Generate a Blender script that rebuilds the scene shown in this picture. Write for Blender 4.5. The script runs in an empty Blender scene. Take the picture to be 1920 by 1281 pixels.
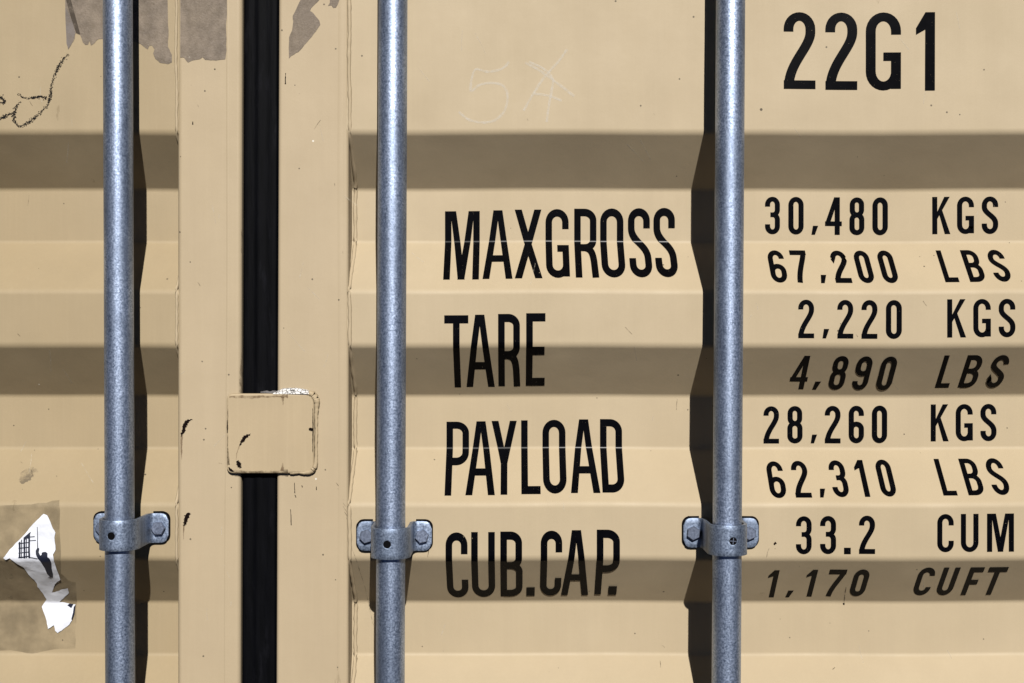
import bpy, bmesh, math, random
from mathutils import Vector, Matrix
random.seed(7)
C = bpy.context.scene.collection
SC = bpy.context.scene

# ------------------------------------------------------------------ camera, sky, sun, exposure
PX = 0.00065                     # metres per photo pixel on the outer face of the door
FPX = 2604.0                     # focal length in photo pixels
DIST = PX * FPX                  # camera to door
cam = bpy.data.cameras.new('camera'); cam_o = bpy.data.objects.new('camera', cam); C.objects.link(cam_o)
cam.sensor_width = 36.0; cam.lens = FPX / 1920.0 * 36.0
cam.clip_start = 0.05; cam.clip_end = 200
cam_o.location = (0, -DIST, 0); cam_o.rotation_euler = (math.radians(90), 0, 0)
SC.camera = cam_o
SUN_EL = math.radians(33.5); SUN_AZ = math.radians(6.9)      # azimuth: to the right of the camera
w = bpy.data.worlds.new('World'); SC.world = w; w.use_nodes = True
nt = w.node_tree; nt.nodes.clear()
sky = nt.nodes.new('ShaderNodeTexSky'); sky.sky_type = 'NISHITA'; sky.sun_disc = False
sky.air_density = 0.06; sky.dust_density = 0.05; sky.altitude = 300
sky.sun_elevation = SUN_EL; sky.sun_rotation = math.pi - SUN_AZ
bg = nt.nodes.new('ShaderNodeBackground'); bg.inputs['Strength'].default_value = 0.05
wo = nt.nodes.new('ShaderNodeOutputWorld')
nt.links.new(sky.outputs[0], bg.inputs[0]); nt.links.new(bg.outputs[0], wo.inputs[0])
sun = bpy.data.lights.new('sun', 'SUN'); sun.energy = 5.0; sun.angle = math.radians(0.5); sun.color = (1.0, 0.965, 0.91)
sun_o = bpy.data.objects.new('sun', sun); C.objects.link(sun_o)
sd = Vector((math.sin(SUN_AZ) * math.cos(SUN_EL), -math.cos(SUN_AZ) * math.cos(SUN_EL), math.sin(SUN_EL)))
sun_o.rotation_euler = sd.to_track_quat('Z', 'Y').to_euler(); sun_o.location = sd * 6
SC.view_settings.view_transform = 'Standard'; SC.view_settings.look = 'None'
SC.view_settings.exposure = 0.80; SC.view_settings.gamma = 1.0; SC.view_settings.use_curve_mapping = False

# ------------------------------------------------------------------ material helpers
class NT:
    def __init__(s, name):
        s.m = bpy.data.materials.new(name); s.m.use_nodes = True
        s.t = s.m.node_tree; s.t.nodes.clear()
        s.out = s.n('ShaderNodeOutputMaterial')
        s.tc = s.n('ShaderNodeTexCoord'); s.vec = s.tc.outputs['Object']
    def n(s, typ, **kw):
        o = s.t.nodes.new(typ)
        for k, v in kw.items():
            if hasattr(o, k): setattr(o, k, v)
        return o
    def l(s, a, b): s.t.links.new(a, b)
    def mapping(s, scale=(1, 1, 1), loc=(0, 0, 0)):
        m = s.n('ShaderNodeMapping'); m.inputs['Scale'].default_value = scale; m.inputs['Location'].default_value = loc
        s.l(s.vec, m.inputs['Vector']); return m.outputs[0]
    def noise(s, scale, detail=2, rough=.5, vec=None, lo=None, hi=None):
        o = s.n('ShaderNodeTexNoise'); o.inputs['Scale'].default_value = scale
        o.inputs['Detail'].default_value = detail; o.inputs['Roughness'].default_value = rough
        s.l(vec if vec is not None else s.vec, o.inputs['Vector'])
        f = o.outputs['Fac']
        return s.rng(f, lo, hi) if lo is not None else f
    def rng(s, f, lo, hi, a=0., b=1.):
        r = s.n('ShaderNodeMapRange'); r.inputs['From Min'].default_value = lo; r.inputs['From Max'].default_value = hi
        r.inputs['To Min'].default_value = a; r.inputs['To Max'].default_value = b
        s.l(f, r.inputs['Value']); return r.outputs[0]
    def mix(s, f, a, b, blend='MIX'):
        m = s.n('ShaderNodeMix'); m.data_type = 'RGBA'; m.blend_type = blend
        for i, v in ((0, f), (6, a), (7, b)):
            if isinstance(v, (int, float)): m.inputs[i].default_value = v
            elif isinstance(v, tuple): m.inputs[i].default_value = (*v, 1)
            else: s.l(v, m.inputs[i])
        return m.outputs[2]
    def math(s, op, a, b=0.):
        m = s.n('ShaderNodeMath'); m.operation = op
        for i, v in ((0, a), (1, b)):
            if isinstance(v, (int, float)): m.inputs[i].default_value = v
            else: s.l(v, m.inputs[i])
        return m.outputs[0]
    def specks(s, scale, size, keep, vec=None):
        v = s.n('ShaderNodeTexVoronoi'); v.inputs['Scale'].default_value = scale
        s.l(vec if vec is not None else s.vec, v.inputs['Vector'])
        sep = s.n('ShaderNodeSeparateColor'); s.l(v.outputs['Color'], sep.inputs[0])
        sz = s.math('MULTIPLY', s.math('POWER', sep.outputs[1], 2.0), size)
        near = s.math('LESS_THAN', v.outputs['Distance'], sz)
        return s.math('MULTIPLY', near, s.math('GREATER_THAN', sep.outputs[0], 1 - keep))
    def bump(s, h, strength, dist, prev=None):
        b = s.n('ShaderNodeBump'); b.inputs['Strength'].default_value = strength; b.inputs['Distance'].default_value = dist
        s.l(h, b.inputs['Height'])
        if prev is not None: s.l(prev, b.inputs['Normal'])
        return b.outputs[0]
    def bsdf(s, color, rough, metal=0., spec=.5, normal=None, alpha=None):
        p = s.n('ShaderNodeBsdfPrincipled')
        for k, v in (('Base Color', color), ('Roughness', rough), ('Metallic', metal), ('Specular IOR Level', spec), ('Normal', normal), ('Alpha', alpha)):
            if v is None: continue
            if isinstance(v, tuple): p.inputs[k].default_value = (*v, 1)
            elif isinstance(v, (int, float)): p.inputs[k].default_value = v
            else: s.l(v, p.inputs[k])
        s.l(p.outputs[0], s.out.inputs[0]); return s.m

def paint_mat(name, base, dirt=.5):
    t = NT(name)
    big = t.noise(2.2, 3, .55, lo=.3, hi=.7)
    blot = t.noise(14, 4, .6, lo=.35, hi=.75)
    streak = t.noise(1.0, 3, .6, vec=t.mapping((38, 38, 4.0)), lo=.35, hi=.75)
    fine = t.noise(1.0, 3, .6, vec=t.mapping((300, 300, 9.0), (3, 1, 2)), lo=.45, hi=.75)
    b = Vector(base)
    c = t.mix(t.math('MULTIPLY', big, .6 * dirt), tuple(b), (b.x * .88, b.y * .855, b.z * .80))
    mid = t.noise(5.5, 4, .6, vec=t.mapping((1, 1, .45), (2, 7, 3)), lo=.42, hi=.72)
    c = t.mix(t.math('MULTIPLY', mid, .38 * dirt), c, (b.x * .83, b.y * .80, b.z * .72))
    c = t.mix(t.math('MULTIPLY', blot, .40 * dirt), c, (b.x * .80, b.y * .79, b.z * .76))
    c = t.mix(t.math('MULTIPLY', streak, .26 * dirt), c, (b.x * .82, b.y * .81, b.z * .80))
    c = t.mix(t.math('MULTIPLY', fine, .09 * dirt), c, (b.x * 1.12, b.y * 1.12, b.z * 1.12))
    grain = t.noise(700, 2, .6, lo=.3, hi=.7)
    c = t.mix(t.math('MULTIPLY', grain, .10), c, (b.x * .72, b.y * .72, b.z * .72))
    sm = t.specks(62, .085, .40); md = t.specks(23, .040, .34); wh = t.specks(17, .022, .14, t.mapping((1, 1, 1), (5, 3, 1)))
    drip = t.specks(1.0, .16, .10, t.mapping((38, 38, 7), (2, 2, 2)))
    dv = t.noise(1.0, 2, .5, vec=t.mapping((500, 500, 120)), lo=.45, hi=.6)
    c = t.mix(t.math('MULTIPLY', t.math('MULTIPLY', drip, dv), .35), c, (b.x * .45, b.y * .42, b.z * .36))
    c = t.mix(t.math('MULTIPLY', sm, .75), c, (.026, .02, .014))
    c = t.mix(t.math('MULTIPLY', md, .85), c, (.018, .013, .009))
    c = t.mix(t.math('MULTIPLY', wh, .8), c, (.46, .44, .40))
    rough = t.rng(blot, 0, 1, .50, .62)
    n1 = t.bump(t.noise(420, 2, .5), .10, .0006)
    n2 = t.bump(t.noise(16, 3, .5), .35, .0016, n1)
    n3 = t.bump(t.noise(1.0, 2, .5, vec=t.mapping((9, 9, 2.5))), .4, .003, n2)
    return t.bsdf(c, rough, 0, .15, n3)

TAN = (.292, .239, .163)
M = {}
M['paint_left_vignetted'] = paint_mat('tan_paint_vignetted', (TAN[0] * .84, TAN[1] * .82, TAN[2] * .77), 1.2)  # left door colour darkened to paint in a vignette at that side
M['paint'] = paint_mat('tan_paint', TAN, .9)
M['paint_post'] = paint_mat('tan_paint_post', (TAN[0] * .98, TAN[1] * .97, TAN[2] * .97), 1.0)
M['paint_plate'] = paint_mat('tan_paint_plate', (TAN[0] * .99, TAN[1] * .97, TAN[2] * .94), 1.7)

def rod_mat(name, lo, hi, rough, metal=.9):
    t = NT(name)
    oi = t.n('ShaderNodeObjectInfo'); sc_ = t.n('ShaderNodeVectorMath'); sc_.operation = 'MULTIPLY_ADD'
    t.l(oi.outputs['Location'], sc_.inputs[0]); sc_.inputs[1].default_value = (3, 3, 3); t.l(t.tc.outputs['Object'], sc_.inputs[2])
    t.vec = sc_.outputs[0]
    sp = t.noise(430, 3, .7, lo=.35, hi=.67)
    bl = t.noise(1.0, 4, .62, vec=t.mapping((30, 30, 9)), lo=.36, hi=.66)
    st = t.noise(1.0, 3, .6, vec=t.mapping((160, 160, 10)), lo=.35, hi=.7)
    c = t.mix(sp, lo, hi)
    c = t.mix(t.math('MULTIPLY', bl, .70), c, tuple(v * .58 for v in lo))
    c = t.mix(t.math('MULTIPLY', st, .22), c, hi)
    dk = t.specks(330, .30, .22)
    c = t.mix(t.math('MULTIPLY', dk, .26), c, (.05, .06, .085))
    smear = t.specks(1.0, .28, .14, t.mapping((55, 55, 26), (1, 4, 2)))
    c = t.mix(t.math('MULTIPLY', smear, t.math('MULTIPLY', t.noise(240, 2, .6, lo=.4, hi=.6), .45)), c, (.07, .075, .09))
    r = t.rng(t.math('ADD', t.math('MULTIPLY', sp, .5), t.math('MULTIPLY', bl, .5)), 0, 1, rough - .08, rough + .08)
    nb = t.bump(t.noise(420, 2, .6), .13, .0006)
    nb = t.bump(t.noise(60, 3, .5), .20, .0016, nb)
    return t.bsdf(c, r, metal, .5, nb)
M['rod'] = rod_mat('galvanised_steel', (.125, .162, .242), (.46, .54, .70), .455, .92)
M['strap'] = rod_mat('galvanised_strap', (.09, .12, .18), (.33, .395, .52), .50, .85)
M['bolt'] = rod_mat('zinc_bolt', (.07, .085, .125), (.17, .20, .275), .55, .7)

def simple(name, col, rough, spec=.5, var=.25, scale=200):
    t = NT(name)
    n = t.noise(scale, 3, .6, lo=.35, hi=.7)
    c = t.mix(t.math('MULTIPLY', n, var), col, tuple(v * .5 for v in col))
    return t.bsdf(c, rough, 0, spec, t.bump(n, .15, .0004))

def letter_mat():
    t = NT('black_vinyl')
    n = t.noise(90, 3, .6, lo=.4, hi=.75)
    c = t.mix(t.math('MULTIPLY', n, .4), (.0008, .0008, .0013), (.0024, .0024, .0034))
    chip = t.specks(190, .09, .05)
    c = t.mix(chip, c, (.22, .18, .12))
    edge = t.noise(800, 2, .7, lo=.745, hi=.76)
    c = t.mix(edge, c, (.2, .165, .11))
    return t.bsdf(c, .26, 0, .055, t.bump(t.noise(30, 2, .5), .25, .001))
M['letter'] = letter_mat()

def rubber_mat():
    t = NT('black_rubber')
    n = t.noise(1.0, 3, .6, vec=t.mapping((200, 200, 20)), lo=.35, hi=.7)
    c = t.mix(n, (.0004, .0005, .0009), (.0013, .0014, .0022))
    c = t.mix(t.math('MULTIPLY', t.noise(1.0, 4, .65, vec=t.mapping((60, 60, 14)), lo=.58, hi=.8), .35), c, (.012, .012, .016))
    c = t.mix(t.math('MULTIPLY', t.specks(75, .10, .3), .8), c, (.06, .06, .065))
    return t.bsdf(c, .6, 0, .04, t.bump(n, .2, .0008))
M['rubber'] = rubber_mat()

def residue_mat():
    t = NT('weathered_paper')
    n = t.noise(45, 5, .65, lo=.3, hi=.72); f = t.noise(420, 3, .7, lo=.3, hi=.7)
    c = t.mix(n, (.140, .113, .088), (.052, .041, .031))
    c = t.mix(t.math('MULTIPLY', f, .35), c, (.175, .15, .13))
    c = t.mix(t.math('MULTIPLY', t.specks(120, .16, .14), .6), c, (.25, .225, .19))
    c = t.mix(t.math('MULTIPLY', t.specks(90, .1, .12, t.mapping((1, 1, 1), (7, 2, 1))), .8), c, (.05, .04, .03))
    big = t.noise(16, 3, .6, lo=.35, hi=.68)
    c = t.mix(t.math('MULTIPLY', big, .45), c, (.165, .132, .098))
    return t.bsdf(c, .75, 0, .2, t.bump(t.math('ADD', n, f), .5, .0006), t.rng(t.noise(70, 4, .7), .25, .55, .62, 1.))
M['residue'] = residue_mat()

def sticker_mat():
    t = NT('white_sticker_paper')
    n = t.noise(40, 4, .6, lo=.4, hi=.72)
    c = t.mix(t.math('MULTIPLY', n, .45), (.47, .485, .53), (.33, .345, .39))
    return t.bsdf(c, .5, 0, .3, t.bump(t.noise(55, 4, .6), .55, .002))
M['sticker'] = sticker_mat()
M['ink'] = simple('navy_ink', (.006, .008, .018), .5, .3, .2, 300)
M['black'] = simple('black_gap_fill', (.0012, .0012, .0016), .7, .05, .3, 300)  # black for the added gap pads behind the ears and the hole plugs
M['rust_or_crevice'] = simple('rust_and_crevice_shade', (.0045, .0022, .0016), .85, .05, .5, 900)  # rust of the chips; also paints the shaded crevice by the plate weld

def film_mat(name, col, alpha, lo, hi, scale, stretch=(1, 1, 1)):
    t = NT(name)
    n = t.noise(scale, 4, .65, vec=t.mapping(stretch), lo=lo, hi=hi)
    return t.bsdf(col, .8, 0, .1, None, t.math('MULTIPLY', n, alpha))
M['glue'] = film_mat('old_glue_film', (.062, .049, .033), .34, .30, .68, 22)
M['smudge'] = film_mat('grey_smudge', (.075, .063, .052), .42, .42, .62, 60)
M['crayon'] = simple('black_crayon', (.0035, .0030, .0035), .8, .1, .4, 500)
M['chalk'] = film_mat('white_chalk', (.48, .45, .40), .36, .22, .60, 260)
M['stain'] = film_mat('rust_stain', (.09, .05, .025), .55, .3, .7, 200, (1, 1, .25))
M['grime'] = film_mat('grime', (.05, .035, .02), .75, .38, .66, 130)

def caulk_mat():
    t = NT('cracked_white_sealant')
    v = t.n('ShaderNodeTexVoronoi'); v.feature = 'DISTANCE_TO_EDGE'; v.inputs['Scale'].default_value = 230
    t.l(t.tc.outputs['Object'], v.inputs['Vector'])
    cr = t.rng(v.outputs['Distance'], .03, .09)
    c = t.mix(cr, (.03, .027, .024), (.42, .41, .40))
    return t.bsdf(c, .7, 0, .3, t.bump(cr, .6, .001))
M['caulk'] = caulk_mat()

# ------------------------------------------------------------------ object helpers
WORLD = {}
def link(name, bm, mat, parent=None, smooth=False, origin=None, normals=None):
    """one mesh object; bm in world space; origin moves the object origin"""
    me = bpy.data.meshes.new(name)
    if origin is not None: bmesh.ops.translate(bm, verts=bm.verts, vec=-Vector(origin))
    bm.to_mesh(me); bm.free()
    if smooth or normals:
        for p in me.polygons: p.use_smooth = True
    me.materials.append(mat)
    o = bpy.data.objects.new(name, me); C.objects.link(o)
    if origin is not None: o.location = origin
    if normals:
        off = Vector(origin) if origin is not None else Vector()
        me.normals_split_custom_set_from_vertices([normals(v.co + off) for v in me.vertices])
    if parent is not None:
        o.parent = parent
        o.matrix_parent_inverse = Matrix.Translation(-WORLD.get(parent.name, Vector(parent.location)))
    WORLD[o.name] = Vector(o.location)      # children carry world offsets of their own
    return o
def tag(o, label=None, cat=None, group=None, kind=None):
    for k, v in (('label', label), ('category', cat), ('group', group), ('kind', kind)):
        if v: o[k] = v
    return o
def empty(name, loc):
    o = bpy.data.objects.new(name, None); C.objects.link(o); o.location = loc; o.empty_display_size = .05
    return o

# ------------------------------------------------------------------ door profile: horizontal trapezoid corrugation
DEP = .0362 * DIST                       # depth of a corrugation
PITCH, FLAT, SLOPE = 400 * PX, 103 * PX, 97 * PX
TOPZ, BOTZ = .98, -1.12
def build_profile():
    raw = []                               # corner points from the top down
    z0 = 392 * PX                          # lower end of the wide flat at the top
    raw.append((1.2, 0.0, 0))
    z = z0
    while z > -1.6:
        raw += [(z, 0., 1), (z - SLOPE, DEP, 2), (z - SLOPE - FLAT, DEP, 2), (z - 2 * SLOPE - FLAT, 0., 1)]
        z -= PITCH
    pts = [(raw[0][0], raw[0][1], Vector((0, -1, 0)))]
    for i in range(1, len(raw) - 1):
        p = Vector((raw[i][0], raw[i][1])); a = Vector((raw[i-1][0], raw[i-1][1])); b = Vector((raw[i+1][0], raw[i+1][1]))
        d1 = (p - a).normalized(); d2 = (b - p).normalized()
        n1 = Vector((d1.y, -d1.x)) * -1; n2 = Vector((d2.y, -d2.x)) * -1
        ang = d1.angle(d2); R = .0125 if raw[i][2] == 1 else .0085
        T = R * math.tan(ang / 2)
        s = p - d1 * T; e = p + d2 * T
        K = 8
        for k in range(K + 1):
            u = k / K
            q = s * (1 - u) ** 2 + p * 2 * u * (1 - u) + e * u * u
            t = (d1 * (1 - u) + d2 * u).normalized()
            # travelling down (z decreasing); outward normal has negative Y
            n = Vector((t.y, -t.x))        # (z, y)
            if n.y > 0: n = -n
            pts.append((q.x, q.y, Vector((0, n.y, n.x)).normalized()))
    return pts
PROF = build_profile()
def prof(z):
    for i in range(len(PROF) - 1):
        if PROF[i][0] >= z >= PROF[i+1][0]:
            a, b = PROF[i], PROF[i+1]; u = (a[0] - z) / max(1e-9, a[0] - b[0])
            return a[1] + (b[1] - a[1]) * u, a[2].lerp(b[2], u).normalized()
    return 0., Vector((0, -1, 0))
POST_Y = -.0015
def flat_post(z): return POST_Y, Vector((0, -1, 0))

def warp(x, z):
    """the sheet is never quite flat: slow waves and a few shallow knocks; returns dy, d/dx, d/dz, dz of the folds"""
    dy = gx = gz = 0.
    for A, kx, kz, ph in ((.00055, 13, 5, .4), (.00040, -21, 17, 2.1), (.00028, 34, 9, 4.4), (.00022, 27, -40, 1.3)):
        a = kx * x + kz * z + ph; dy += A * math.sin(a); gx += A * kx * math.cos(a); gz += A * kz * math.cos(a)
    for cx, cz, A, s in KNOCKS:
        d2 = ((x - cx) ** 2 + (z - cz) ** 2) / (s * s)
        if d2 < 12:
            e = A * math.exp(-d2); dy += e; gx += -2 * (x - cx) / (s * s) * e; gz += -2 * (z - cz) / (s * s) * e
    dz = .00045 * math.sin(9 * x + 1.1) + .0003 * math.sin(23 * x + 3 * z)
    return dy, gx, gz, dz
KNOCKS = [(x, z, A * 1e-3, s) for x, z, A, s in ((-.115, .262, 1.3, .024), (.06, -.002, 1.2, .020), (.185, -.262, .9, .03), (.36, .255, 1.1, .026), (.50, -.262, 1.2, .022), (-.16, -.10, .8, .03),
          (.12, -.36, .9, .03), (-.55, .26, 1.4, .028), (-.60, -.01, 1.1, .024), (-.47, -.27, 1.0, .022), (.45, -.01, .8, .024), (.02, .33, .7, .05), (.55, .10, .6, .05), (-.56, .11, .7, .05))]
def warped(co):
    dy, gx, gz, dz = warp(co.x, co.z); return Vector((co.x, co.y + dy, co.z + dz))
def warp_normal(co):
    n = prof(co.z - warp(co.x, co.z)[3])[1]; dy, gx, gz, dz = warp(co.x, co.z)
    n = n + Vector((gx, 0, gz)) * -n.y; return n.normalized()

def z_of(py, surf=prof):
    z = (640.5 - py) * PX
    for _ in range(40): z = .5 * z + .5 * (640.5 - py) * PX * (DIST + surf(z)[0]) / DIST
    return z
def x_of(px, Y): return (px - 960) * PX * (DIST + Y) / DIST
def world(px, py, surf=prof):
    z = z_of(py, surf); return x_of(px, surf(z)[0]), z

def drape(polys, surf, lift, step=.00005, grid=0):
    """polygons in the plane of the door (x, z) laid on the surface, cut at the folds"""
    bm = bmesh.new()
    for k, poly in enumerate(polys):
        b = bmesh.new()
        vs = [b.verts.new((x, 0, z)) for x, z in poly]
        f = b.faces.new(vs); f.normal_update()
        if f.normal.y > 0: f.normal_flip()
        if len(vs) > 4: bmesh.ops.triangulate(b, faces=[f])
        if surf is prof:
            zs = [p[1] for p in poly]; lo, hi = min(zs), max(zs)
            for pz in PROF:
                if lo + 1e-5 < pz[0] < hi - 1e-5:
                    bmesh.ops.bisect_plane(b, geom=b.verts[:] + b.edges[:] + b.faces[:], plane_co=(0, 0, pz[0]), plane_no=(0, 0, 1), dist=1e-7)
        if surf is prof:
            cell = grid or .006
            for ax, no in ((0, (1, 0, 0)), (1, (0, 0, 1))):
                if ax == 1 and not grid: continue
                lo, hi = min(p[ax] for p in poly), max(p[ax] for p in poly)
                for c_ in range(int(lo / cell), int(hi / cell) + 1):
                    if lo + 2e-4 < c_ * cell < hi - 2e-4:
                        bmesh.ops.bisect_plane(b, geom=b.verts[:] + b.edges[:] + b.faces[:], plane_co=[c_ * cell * n_ for n_ in no], plane_no=no, dist=1e-7)
        for v in b.verts:
            y, n = surf(v.co.z)
            up = lift(v.co.x, v.co.z) if callable(lift) else lift
            v.co = Vector((v.co.x, y, v.co.z)) + n * (up + k * step)
            if surf is prof: v.co = warped(v.co)
        me = bpy.data.meshes.new('tmp'); b.to_mesh(me); b.free(); bm.from_mesh(me); bpy.data.meshes.remove(me)
    return bm
def surf_normal(surf):
    return warp_normal if surf is prof else (lambda co: surf(co.z)[1])

def ribbon(pts, hw):
    """quads along a polyline; hw = half width, number or f(dir, i)"""
    pts = [p for i, p in enumerate(pts) if i == 0 or math.hypot(p[0] - pts[i-1][0], p[1] - pts[i-1][1]) > 2e-5]
    n = len(pts); P = [Vector(p) for p in pts]; L = []; R = []
    for i in range(n):
        d1 = (P[i] - P[i-1]).normalized() if i else None
        d2 = (P[i+1] - P[i]).normalized() if i < n - 1 else None
        d = ((d1 or d2) + (d2 or d1)).normalized()
        nn = Vector((-d.y, d.x)); h = hw(d, i) if callable(hw) else hw
        if d1 and d2: h = h / max(.5, d.dot(d1))
        L.append(P[i] + nn * h); R.append(P[i] - nn * h)
    return [[tuple(L[i]), tuple(R[i]), tuple(R[i+1]), tuple(L[i+1])] for i in range(n - 1)]

# ------------------------------------------------------------------ the two doors
SEAM_L = (454.2, 450.8); SEAM_R = (523.0, 518.0)            # edges of the rubber seam, photo top and bottom
def lean(px_pair, z):
    u = (640.5 * PX - z) / (1281 * PX); return px_pair[0] + (px_pair[1] - px_pair[0]) * u
def panel(parent, x0, x1, mat):
    bm = bmesh.new(); cols = int((x1 - x0) / .009)
    rows = []
    zs = [p for p in PROF if BOTZ < p[0] < TOPZ]
    yt, nt_ = prof(TOPZ); yb, nb_ = prof(BOTZ)
    zs = [(TOPZ, yt, nt_)] + zs + [(BOTZ, yb, nb_)]
    fine = []
    for a, b in zip(zs, zs[1:]):           # rows between the folds so the knocks show
        m = max(1, int((a[0] - b[0]) / .011)); fine += [(a[0] + (b[0] - a[0]) * j / m, a[1] + (b[1] - a[1]) * j / m, a[2].lerp(b[2], j / m)) for j in range(m)]
    zs = fine + [zs[-1]]
    for z, y, n in zs:
        rows.append([bm.verts.new(warped(Vector((x0 + (x1 - x0) * i / cols, y, z)))) for i in range(cols + 1)])
    for r in range(len(rows) - 1):
        for i in range(cols):
            bm.faces.new((rows[r][i], rows[r+1][i], rows[r+1][i+1], rows[r][i+1]))
    bmesh.ops.recalc_face_normals(bm, faces=bm.faces)
    if sum(f.normal.y for f in bm.faces) > 0: bmesh.ops.reverse_faces(bm, faces=bm.faces)
    o = link('corrugated_panel', bm, mat, parent, normals=surf_normal(prof))
    return o
def post(parent, xl, xr, mat, depth=.10, name='door_post', rad=.006, taper=False):
    """folded hollow-section upright with rounded front corners; xl, xr = f(z)"""
    bm = bmesh.new(); rings = []
    N = 26
    for k in range(N + 1):
        z = TOPZ + (BOTZ - TOPZ) * k / N
        a, b = xl(z), xr(z); ring = [(a, depth)]
        for j in range(6):
            t = j / 5 * math.pi / 2; ring.append((a + rad - rad * math.cos(t), POST_Y + rad - rad * math.sin(t)))
        m = 6
        for j in range(1, m):
            ring.append((a + rad + (b - a - 2 * rad) * j / m, POST_Y))
        for j in range(6):
            t = j / 5 * math.pi / 2; ring.append((b - rad + rad * math.sin(t), POST_Y + rad - rad * math.cos(t)))
        ring.append((b - (.0045 if taper else 0), depth))
        rings.append([bm.verts.new((x, y, z)) for x, y in ring])
    for k in range(N):
        n = len(rings[k])
        for j in range(n):
            bm.faces.new((rings[k][j], rings[k+1][j], rings[k+1][(j+1) % n], rings[k][(j+1) % n]))
    bm.faces.new(rings[0]); bm.faces.new(rings[-1])
    bmesh.ops.recalc_face_normals(bm, faces=bm.faces)
    def nrm(co):
        a, b = xl(co.z), xr(co.z)
        if co.y > depth - .001: return Vector((-1 if co.x < (a + b) / 2 else 1, 0, 0))
        cx = min(max(co.x, a + rad), b - rad); cy = max(co.y, POST_Y + rad)
        v = Vector((co.x - cx, min(0, co.y - (POST_Y + rad)), 0))
        return v.normalized() if v.length > 1e-6 else Vector((0, -1, 0))
    return link(name, bm, mat, parent, normals=nrm)
def tube(bm, path, rad, seg=8, jitter=0.):
    rings = []
    P = [Vector(p) for p in path]
    for i, p in enumerate(P):
        d = (P[min(i+1, len(P)-1)] - P[max(i-1, 0)]).normalized()
        s = d.orthogonal().normalized() if abs(d.z) < .9 else d.cross(Vector((0, 1, 0))).normalized()
        t = d.cross(s); r = rad(i) if callable(rad) else rad
        r *= 1 + random.uniform(-jitter, jitter)
        rings.append([bm.verts.new(p + s * r * math.cos(2 * math.pi * k / seg) + t * r * math.sin(2 * math.pi * k / seg)) for k in range(seg)])
    for a, b in zip(rings, rings[1:]):
        for k in range(seg): bm.faces.new((a[k], a[(k+1) % seg], b[(k+1) % seg], b[k]))
    bm.faces.new(rings[0]); bm.faces.new(rings[-1])
    bmesh.ops.recalc_face_normals(bm, faces=bm.faces)

door_l = empty('container_door', (x_of(-500, 0), 0, BOTZ))
tag(door_l, 'tan corrugated steel door with torn white sticker and black scribble, left of the rubber seam', 'door', 'container doors')
door_r = empty('container_door', (x_of(900, 0), 0, BOTZ))
tag(door_r, 'tan corrugated steel door lettered MAXGROSS and 22G1 in black, right of the rubber seam', 'door', 'container doors')

lx_post = lambda z: x_of(333, 0)
panel(door_l, x_of(-1300, 0), x_of(336, 0), M['paint_left_vignetted'])
post(door_l, lx_post, lambda z: x_of(lean(SEAM_L, z), 0), M['paint_post'])
post(door_l, lambda z: x_of(-1440, 0), lambda z: x_of(-1300, 0), M['paint_post'])
panel(door_r, x_of(648, 0), x_of(2260, 0), M['paint'])
rx_post = lambda z: x_of(653.5, 0)
post(door_r, lambda z: x_of(lean(SEAM_R, z), 0), rx_post, M['paint_post'], rad=.0045, taper=True)
post(door_r, lambda z: x_of(2260, 0), lambda z: x_of(2400, 0), M['paint_post'])

# weld beads between posts and corrugated sheet, wandering and uneven
def weld_bead(parent, px, mat, side, r0):
    bm = bmesh.new(); path = []
    z = TOPZ - .002; ph = random.random() * 9; k = 0
    while z > BOTZ + .002:
        y, n = prof(z)
        wob = .0005 * math.sin(z * 23 + ph) + .0004 * math.sin(z * 71 + 2 * ph) + random.uniform(-.0003, .0003)
        path.append((x_of(px, 0) + side * r0 * .6 + wob, max(y, POST_Y) - .0005, z))
        z -= .0045
    tube(bm, path, r0, 8, .16)
    return link('weld_bead', bm, mat, parent, smooth=True)
weld_bead(door_r, 653.5, M['paint_post'], 1, .0024)
weld_bead(door_l, 333, M['paint_post'], -1, .0018)

# faint rolled lip down each upright
def lip(parent, px_pair, w_, h_):
    bm = bmesh.new(); rows = []
    N = 60; ph = random.random() * 6
    for k in range(N + 1):
        z = TOPZ - .003 + (BOTZ - TOPZ + .006) * k / N
        x = x_of(lean(px_pair, z), 0) + .0007 * math.sin(z * 9 + ph)
        rows.append([bm.verts.new((x + w_ * (j / 6 - .5), POST_Y - h_ * math.sin(math.pi * j / 6) + .0002, z)) for j in range(7)])
    for a, b in zip(rows, rows[1:]):
        for j in range(6): bm.faces.new((a[j], b[j], b[j+1], a[j+1]))
    bmesh.ops.recalc_face_normals(bm, faces=bm.faces)
    if sum(f.normal.y for f in bm.faces) > 0: bmesh.ops.reverse_faces(bm, faces=bm.faces)
    return link('post_seam', bm, M['paint_post'], parent, smooth=True)
lip(door_l, (429, 424), .0050, .0007)
lip(door_r, (640, 638), .0090, .0006)

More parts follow.
